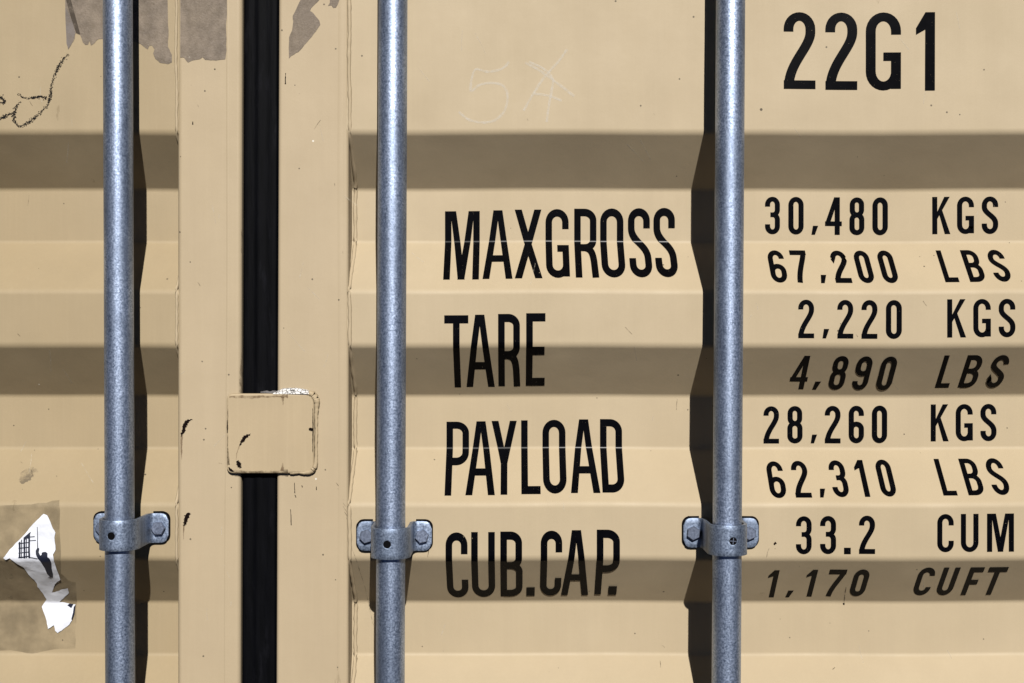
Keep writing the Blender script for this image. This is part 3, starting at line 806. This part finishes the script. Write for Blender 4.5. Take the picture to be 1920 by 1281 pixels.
# ------------------------------------------------------------------ paper left on the doors
def scrap(name, pts, mat, surf, label, cat, lift=.0004, group=None, rough=.6, sub=4):
    P = []
    for i in range(len(pts)):
        a, b = Vector(pts[i]), Vector(pts[(i+1) % len(pts)]); n = max(1, min(sub, int((b - a).length / 5)))
        for k in range(n):
            p = a.lerp(b, k / n); j = rough if k else 0
            P.append((p.x + random.uniform(-j, j), p.y + random.uniform(-j, j)))
    W = [world(x, y, surf) for x, y in P]
    bm = drape([W], surf, lift)
    xs = [x for x, z in W]; zs = [z for x, z in W]; zc = (min(zs) + max(zs)) / 2
    o = link(name, bm, mat, None, origin=((min(xs) + max(xs)) / 2, surf(zc)[0], zc), normals=surf_normal(surf))
    return tag(o, label, cat, group)
G = 'torn grey paper remnants along the top'
rem = scrap('paper_remnant', q([(488, -500), (488, 130), (498, 330), (510, 375), (530, 345), (560, 290), (565, 250), (600, 265), (620, 320), (640, 340), (660, 338), (670, 310), (682, 345), (710, 325), (740, 295), (768, 293), (860, 330), (960, 300), (1055, 330), (1110, 370), (1120, 345), (1140, 340), (1160, 370), (1150, 400), (1165, 440), (1200, 470), (1260, 480), (1290, 465), (1290, 410), (1260, 350), (1265, 260), (1260, 100), (1258, -500)], 4, 0, 0), M['residue'], prof, 'grey paper remnant with ragged edge on the left door panel, passing behind the locking bar', 'paper scrap', group=G)
scrap('paper_remnant', q([(1352, -500), (1352, 430), (1380, 432), (1410, 470), (1440, 455), (1500, 445), (1520, 430), (1540, 450), (1620, 455), (1690, 445), (1700, 380), (1695, 200), (1703, 100), (1700, -500)], 4, 0, 0), M['residue'], flat_post, 'broad grey paper remnant on the upright just left of the rubber seam', 'paper scrap', group=G)
scrap('paper_remnant', q([(690, -120), (655, 0), (630, 50), (595, 120), (600, 160), (590, 230), (568, 280), (567, 440), (585, 420), (640, 390), (700, 320), (770, 235), (803, 185), (795, 155), (770, 125), (740, 90), (725, 85), (735, 60), (765, 30), (795, 0), (830, -120)], 4, 400, 0), M['residue'], flat_post, 'pointed blade-shaped grey paper remnant on the upright just right of the rubber seam', 'paper scrap', group=G)
scrap('paper_remnant', q([(870, -60), (875, 20), (860, 45), (885, 40), (900, 60), (920, 58), (935, 30), (945, 0), (960, -60)], 4, 400, 0), M['residue'], flat_post, 'smallest grey paper remnant, a tiny scrap at the upper edge of the right upright', 'paper scrap', group=G)
def fold_strip(pts, mat):
    o = link('paper_fold', drape([[world(x, y) for x, y in q(pts, 4, 0, 0)]], prof, .0007), mat, rem, normals=surf_normal(prof))
M['fold'] = film_mat('brown_paper_fold', (.045, .036, .028), .75, .2, .55, 90)
M['thin'] = film_mat('pale_paper_skin', (.16, .142, .135), .6, .2, .6, 70)
fold_strip([(494, 0), (530, 0), (560, 110), (602, 262), (570, 250), (535, 150)], M['fold'])
fold_strip([(490, 60), (520, 120), (548, 180), (563, 250), (545, 315), (512, 368), (498, 330), (490, 150)], M['thin'])
tag(scrap('glue_residue', [(-120, 956), (60, 946), (112, 938), (113, 1010), (114, 1075), (128, 1088), (142, 1092), (143, 1150), (141, 1216), (100, 1218), (60, 1226), (20, 1220), (-120, 1222)], M['glue'], prof, 'dull brown rectangle of old glue around the torn white sticker', 'glue residue', .0002, rough=1.2))

s3 = 3.3625
stk = empty('torn_sticker', (x_of(75, 0), 0, z_of(1180)))
tag(stk, 'torn white sticker printed with a dark figure, on the left corrugated door', 'sticker')
def crumple(x, z):
    from mathutils import noise as mn
    v = .0016 * mn.noise(Vector((x * 55, z * 40, 1.7))) + .0006 * mn.noise(Vector((x * 170, z * 120, 5.1)))
    return max(.0004, .0014 + v)
def stick_poly(name, pts, mat, lift, parent, rough=0., sub=3):
    P = []
    pts = q(pts, s3, 0, 900)
    for i in range(len(pts)):
        a, b = Vector(pts[i]), Vector(pts[(i+1) % len(pts)]); n = max(1, min(sub, int((b - a).length / 4)))
        for k in range(n):
            p = a.lerp(b, k / n); j = rough if k else 0
            P.append(world(p.x + random.uniform(-j, j), p.y + random.uniform(-j, j)))
    o = link(name, drape([P], prof, lambda x, z: crumple(x, z) + lift, grid=.004), mat, parent, smooth=True)
    return o
stick_poly('paper', [(278, 213), (300, 222), (315, 250), (330, 290), (352, 330), (345, 360), (352, 440), (335, 470), (345, 520), (372, 590), (383, 622), (350, 650), (328, 708), (360, 700), (400, 686), (430, 678), (436, 710), (400, 745), (375, 768), (420, 775), (478, 785), (470, 840), (455, 885), (440, 910), (400, 940), (365, 965), (350, 950), (343, 915), (320, 930), (305, 938), (295, 890), (265, 800), (295, 750), (270, 710), (238, 670), (235, 650), (180, 590), (150, 545), (100, 515), (65, 490), (40, 500), (25, 490), (50, 460), (100, 400), (160, 340), (200, 290), (240, 250)], M['sticker'], .0, stk, .5)
pr = stick_poly('printed_figure', [(228, 446), (240, 424), (250, 432), (247, 456), (258, 476), (266, 470), (266, 458), (278, 453), (292, 453), (303, 462), (302, 482), (316, 494), (326, 520), (328, 552), (336, 582), (336, 606), (302, 609), (318, 600), (300, 580), (284, 545), (262, 512), (242, 492), (230, 470)], M['ink'], .0003, stk)
pp = []
def wq(pts): return [world(x, y) for x, y in q(pts, s3, 0, 900)]
for k in range(5):
    x = 122 + k * 15; yt = 392 - k * 14; pp.append(wq([(x, yt), (x + (6 if k % 2 else 11), yt - 4), (x + (7 if k % 2 else 12), 490), (x + 1, 490)]))
for y0, y1 in ((398, 404), (428, 434), (458, 464), (484, 490)): pp.append(wq([(120, y0), (186, y0 - 8), (186, y1 - 8), (120, y1)]))
pp.append(wq([(150, 365), (196, 325), (196, 335), (188, 340), (188, 370)]))
pp.append(wq([(152, 372), (190, 334), (190, 352), (160, 378)]))
pp.append(wq([(186, 340), (193, 335), (194, 488), (186, 490)]))
pp.append(wq([(238, 295), (241, 295), (243, 425), (238, 425)]))
pp.append(wq([(194, 356), (222, 354), (222, 358), (194, 361)])); pp.append(wq([(194, 380), (230, 378), (230, 382), (194, 384)]))
pp.append(wq([(194, 484), (240, 490), (240, 494), (194, 488)]))
link('printed_building', drape(pp, prof, lambda x, z: crumple(x, z) + .0003, .00002, grid=.004), M['ink'], stk, smooth=True)
stick_poly('printed_corner', [(425, 790), (440, 778), (465, 781), (450, 808)], M['ink'], .0003, stk)
stick_poly('printed_corner', [(466, 800), (478, 785), (471, 842), (456, 884), (452, 876), (462, 835)], M['ink'], .0003, stk)

# ------------------------------------------------------------------ locking bars and their brackets
ROD_R = .0171; ROD_D = .0315 * DIST
def rod_x(pair, z): return x_of(lean(pair, z), -ROD_D)
BARS = [((220.8, 225.5), 990, 'galvanised steel locking bar on the door with the white sticker, left of the seam', 'galvanised bracket round the bar beside the torn white sticker', -9, 1),
        ((737.0, 731.5), 1005, 'galvanised steel locking bar just left of the words MAXGROSS and TARE', 'galvanised bracket between the door upright and the words CUB.CAP.', -6, 2),
        ((1370.0, 1361.5), 999, 'galvanised steel locking bar between the words and the column of figures', 'galvanised bracket just left of the figures 33.2, with a slotted screw', 9, 3)]
def make_bar():
    bm = bmesh.new(); seg = 64; N = 40; rings = []
    for k in range(N + 1):
        z = TOPZ - .01 + (BOTZ - TOPZ + .02) * k / N
        rings.append([bm.verts.new((ROD_R * math.cos(2 * math.pi * j / seg), ROD_R * math.sin(2 * math.pi * j / seg), z)) for j in range(seg)])
    for a, b in zip(rings, rings[1:]):
        for j in range(seg): bm.faces.new((a[j], a[(j+1) % seg], b[(j+1) % seg], b[j]))
    bm.faces.new(rings[0]); bm.faces.new(rings[-1])
    bmesh.ops.recalc_face_normals(bm, faces=bm.faces)
    o = link('locking_bar', bm, M['rod'])
    for p in o.data.polygons: p.use_smooth = abs(p.normal.z) < .5
    return o
bar0 = make_bar()
for i, (pair, by, lab, blab, haz, sid) in enumerate(BARS):
    o = bar0 if i == 0 else bar0.copy()
    if i: C.objects.link(o)
    xt, xb = rod_x(pair, TOPZ), rod_x(pair, BOTZ)
    o.location = (rod_x(pair, 0), -ROD_D, 0)
    o.rotation_euler = (0, math.atan2(xt - xb, TOPZ - BOTZ), 0)
    tag(o, lab, 'locking bar', 'galvanised locking bars')

STRAP_T = .0036; RO = ROD_R + .0026 + STRAP_T; EAR = .0455; SH = .0178
EAR_F = -(.0016 + STRAP_T)                # front face of the ears (Y)
def strap_mesh():
    """omega strap: ear, concave bend, wall, half ring, wall, bend, ear"""
    def path(off):                         # off = 0 outer (front) surface, STRAP_T inner surface
        R = RO - off; f = .0058 + off; pts = []
        ye = EAR_F + off
        x_w = R                            # wall position at this surface
        for k in range(15):                # half ring, left to right over the front
            a = math.pi - math.pi * k / 14
            pts.append((R * math.cos(a), -ROD_D - R * math.sin(a)))
        cxb = R + f
        ye_c = ye - f
        right = [(cxb - f * math.cos(t), ye_c + f * math.sin(t)) for t in [math.pi / 2 * j / 7 for j in range(8)]]
        right += [(EAR - .010, ye), (EAR - .006, ye), (EAR - .003, ye), (EAR, ye)]
        left = [(-x, y) for x, y in right][::-1]
        return left + pts + right
    fo, fi = path(0), path(STRAP_T)
    bm = bmesh.new()
    def half(x):                           # half height, rounded ear corners
        a = abs(x); r = .009
        if a > EAR - r:
            d = a - (EAR - r); return SH - r + math.sqrt(max(0, r * r - d * d)) * 1.0
        return SH
    ZN = 6; grids = []
    for pth in (fo, fi):
        rows = []
        for x, y in pth:
            h = half(x); rows.append([bm.verts.new((x, y, h * (2 * k / ZN - 1))) for k in range(ZN + 1)])
        grids.append(rows)
    A, B = grids
    n = len(A)
    for i in range(n - 1):
        for k in range(ZN):
            bm.faces.new((A[i][k], A[i+1][k], A[i+1][k+1], A[i][k+1]))
            bm.faces.new((B[i][k+1], B[i+1][k+1], B[i+1][k], B[i][k]))
        bm.faces.new((A[i][0], B[i][0], B[i+1][0], A[i+1][0]))
        bm.faces.new((A[i][ZN], A[i+1][ZN], B[i+1][ZN], B[i][ZN]))
    for i in (0, n - 1):
        for k in range(ZN): bm.faces.new((A[i][k], A[i][k+1], B[i][k+1], B[i][k]))
    bmesh.ops.recalc_face_normals(bm, faces=bm.faces)
    return bm
def hex_bolt(x, z, rot):
    bm = bmesh.new(); rc = .0086; h = .0060
    rings = []
    for r, y, n in ((rc, 0, 0), (rc, -h + .0008, 0), (rc * .90, -h, 0)):
        ring = []
        for k in range(6):
            a = math.radians(60 * k + rot); ring.append(bm.verts.new((x + r * math.cos(a), EAR_F + .0003 + y, z + r * math.sin(a))))
        rings.append(ring)
    for a, b in zip(rings, rings[1:]):
        for k in range(6): bm.faces.new((a[k], a[(k+1) % 6], b[(k+1) % 6], b[k]))
    bm.faces.new(rings[-1]); bm.faces.new(rings[0])
    bmesh.ops.recalc_face_normals(bm, faces=bm.faces)
    return bm
def bracket_parts(root, haz, sid):
    loc = Vector(root.location)
    def add(name, bm, mat, smooth=False, label=None):
        bmesh.ops.translate(bm, verts=bm.verts, vec=loc)
        o = link(name, bm, mat, root, smooth)
        if label: o['label'] = label
        return o
    st = add('strap', strap_mesh(), M['strap'])
    # hole drilled through the front of the strap
    a = math.radians(haz); bm = bmesh.new()
    bmesh.ops.create_cone(bm, cap_ends=True, segments=28, radius1=.0046, radius2=.0046, depth=.02,
                          matrix=Matrix.Translation(loc + Vector((0, -ROD_D, 0))) @ Matrix.Rotation(a, 4, 'Z') @ Matrix.Translation((0, -RO, 0)) @ Matrix.Rotation(math.pi / 2, 4, 'X'))
    cut = link('cutter', bm, M['black'])
    md = st.modifiers.new('hole', 'BOOLEAN'); md.operation = 'DIFFERENCE'; md.object = cut; md.solver = 'EXACT'
    bv = st.modifiers.new('edge', 'BEVEL'); bv.width = .0006; bv.segments = 2; bv.limit_method = 'ANGLE'; bv.angle_limit = math.radians(50)
    dg = bpy.context.evaluated_depsgraph_get(); dg.update()
    me = bpy.data.meshes.new_from_object(st.evaluated_get(dg)); st.modifiers.clear(); st.data = me
    me.materials.clear(); me.materials.append(M['strap'])
    bpy.data.objects.remove(cut)
    for p in me.polygons: p.use_smooth = True
    me.set_sharp_from_angle(angle=math.radians(38))
    # black plug added so the hole reads dark; a screw on the third bracket
    bm = bmesh.new()
    mt = Matrix.Translation((0, -ROD_D, 0)) @ Matrix.Rotation(a, 4, 'Z')
    dpt = .0006 if sid == 3 else .0011
    bmesh.ops.create_cone(bm, cap_ends=True, segments=24, radius1=.0045, radius2=.0045, depth=.0022, matrix=mt @ Matrix.Translation((0, -RO + dpt + .0011, 0)) @ Matrix.Rotation(math.pi / 2, 4, 'X'))
    sc = add('screw_plug', bm, M['black'])
    if sid == 3:
        bm = bmesh.new()
        for rz in (0.1, 1.67):
            bmesh.ops.create_cube(bm, size=1, matrix=mt @ Matrix.Translation((0, -RO + dpt - .0001 - .00015 * rz, 0)) @ Matrix.Rotation(rz, 4, 'Y') @ Matrix.Diagonal((.0080, .0006, .0009, 1)))
        bmesh.ops.translate(bm, verts=bm.verts, vec=loc); link('slot', bm, M['bolt'], sc)
    for sx, rt in ((-1, 3 + 7 * sid), (1, 11 * sid - 8)):
        add('bolt', hex_bolt(sx * .0338, 0, rt), M['bolt'])
    # black pad added behind each ear to draw a dark gap above and outside it
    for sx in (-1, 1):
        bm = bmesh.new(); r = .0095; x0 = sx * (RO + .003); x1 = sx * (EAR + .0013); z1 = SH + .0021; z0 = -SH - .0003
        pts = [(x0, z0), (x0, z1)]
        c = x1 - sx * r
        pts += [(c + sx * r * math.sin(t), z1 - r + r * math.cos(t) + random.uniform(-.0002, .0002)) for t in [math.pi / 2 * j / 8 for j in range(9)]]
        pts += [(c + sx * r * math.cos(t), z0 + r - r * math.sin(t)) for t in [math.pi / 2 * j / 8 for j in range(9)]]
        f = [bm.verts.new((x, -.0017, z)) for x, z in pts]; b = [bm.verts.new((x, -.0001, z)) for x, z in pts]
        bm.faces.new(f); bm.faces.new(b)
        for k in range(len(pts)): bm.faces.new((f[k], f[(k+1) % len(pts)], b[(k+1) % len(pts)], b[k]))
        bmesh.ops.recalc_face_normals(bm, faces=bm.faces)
        add('gap_shade_pad', bm, M['black'])
for pair, by, lab, blab, haz, sid in BARS:
    z = (640.5 - by) * PX * (DIST - .004) / DIST
    r = empty('bar_bracket', (rod_x(pair, z), 0, z))
    tag(r, blab, 'bracket', 'brackets holding the locking bars')
    bracket_parts(r, haz, sid)
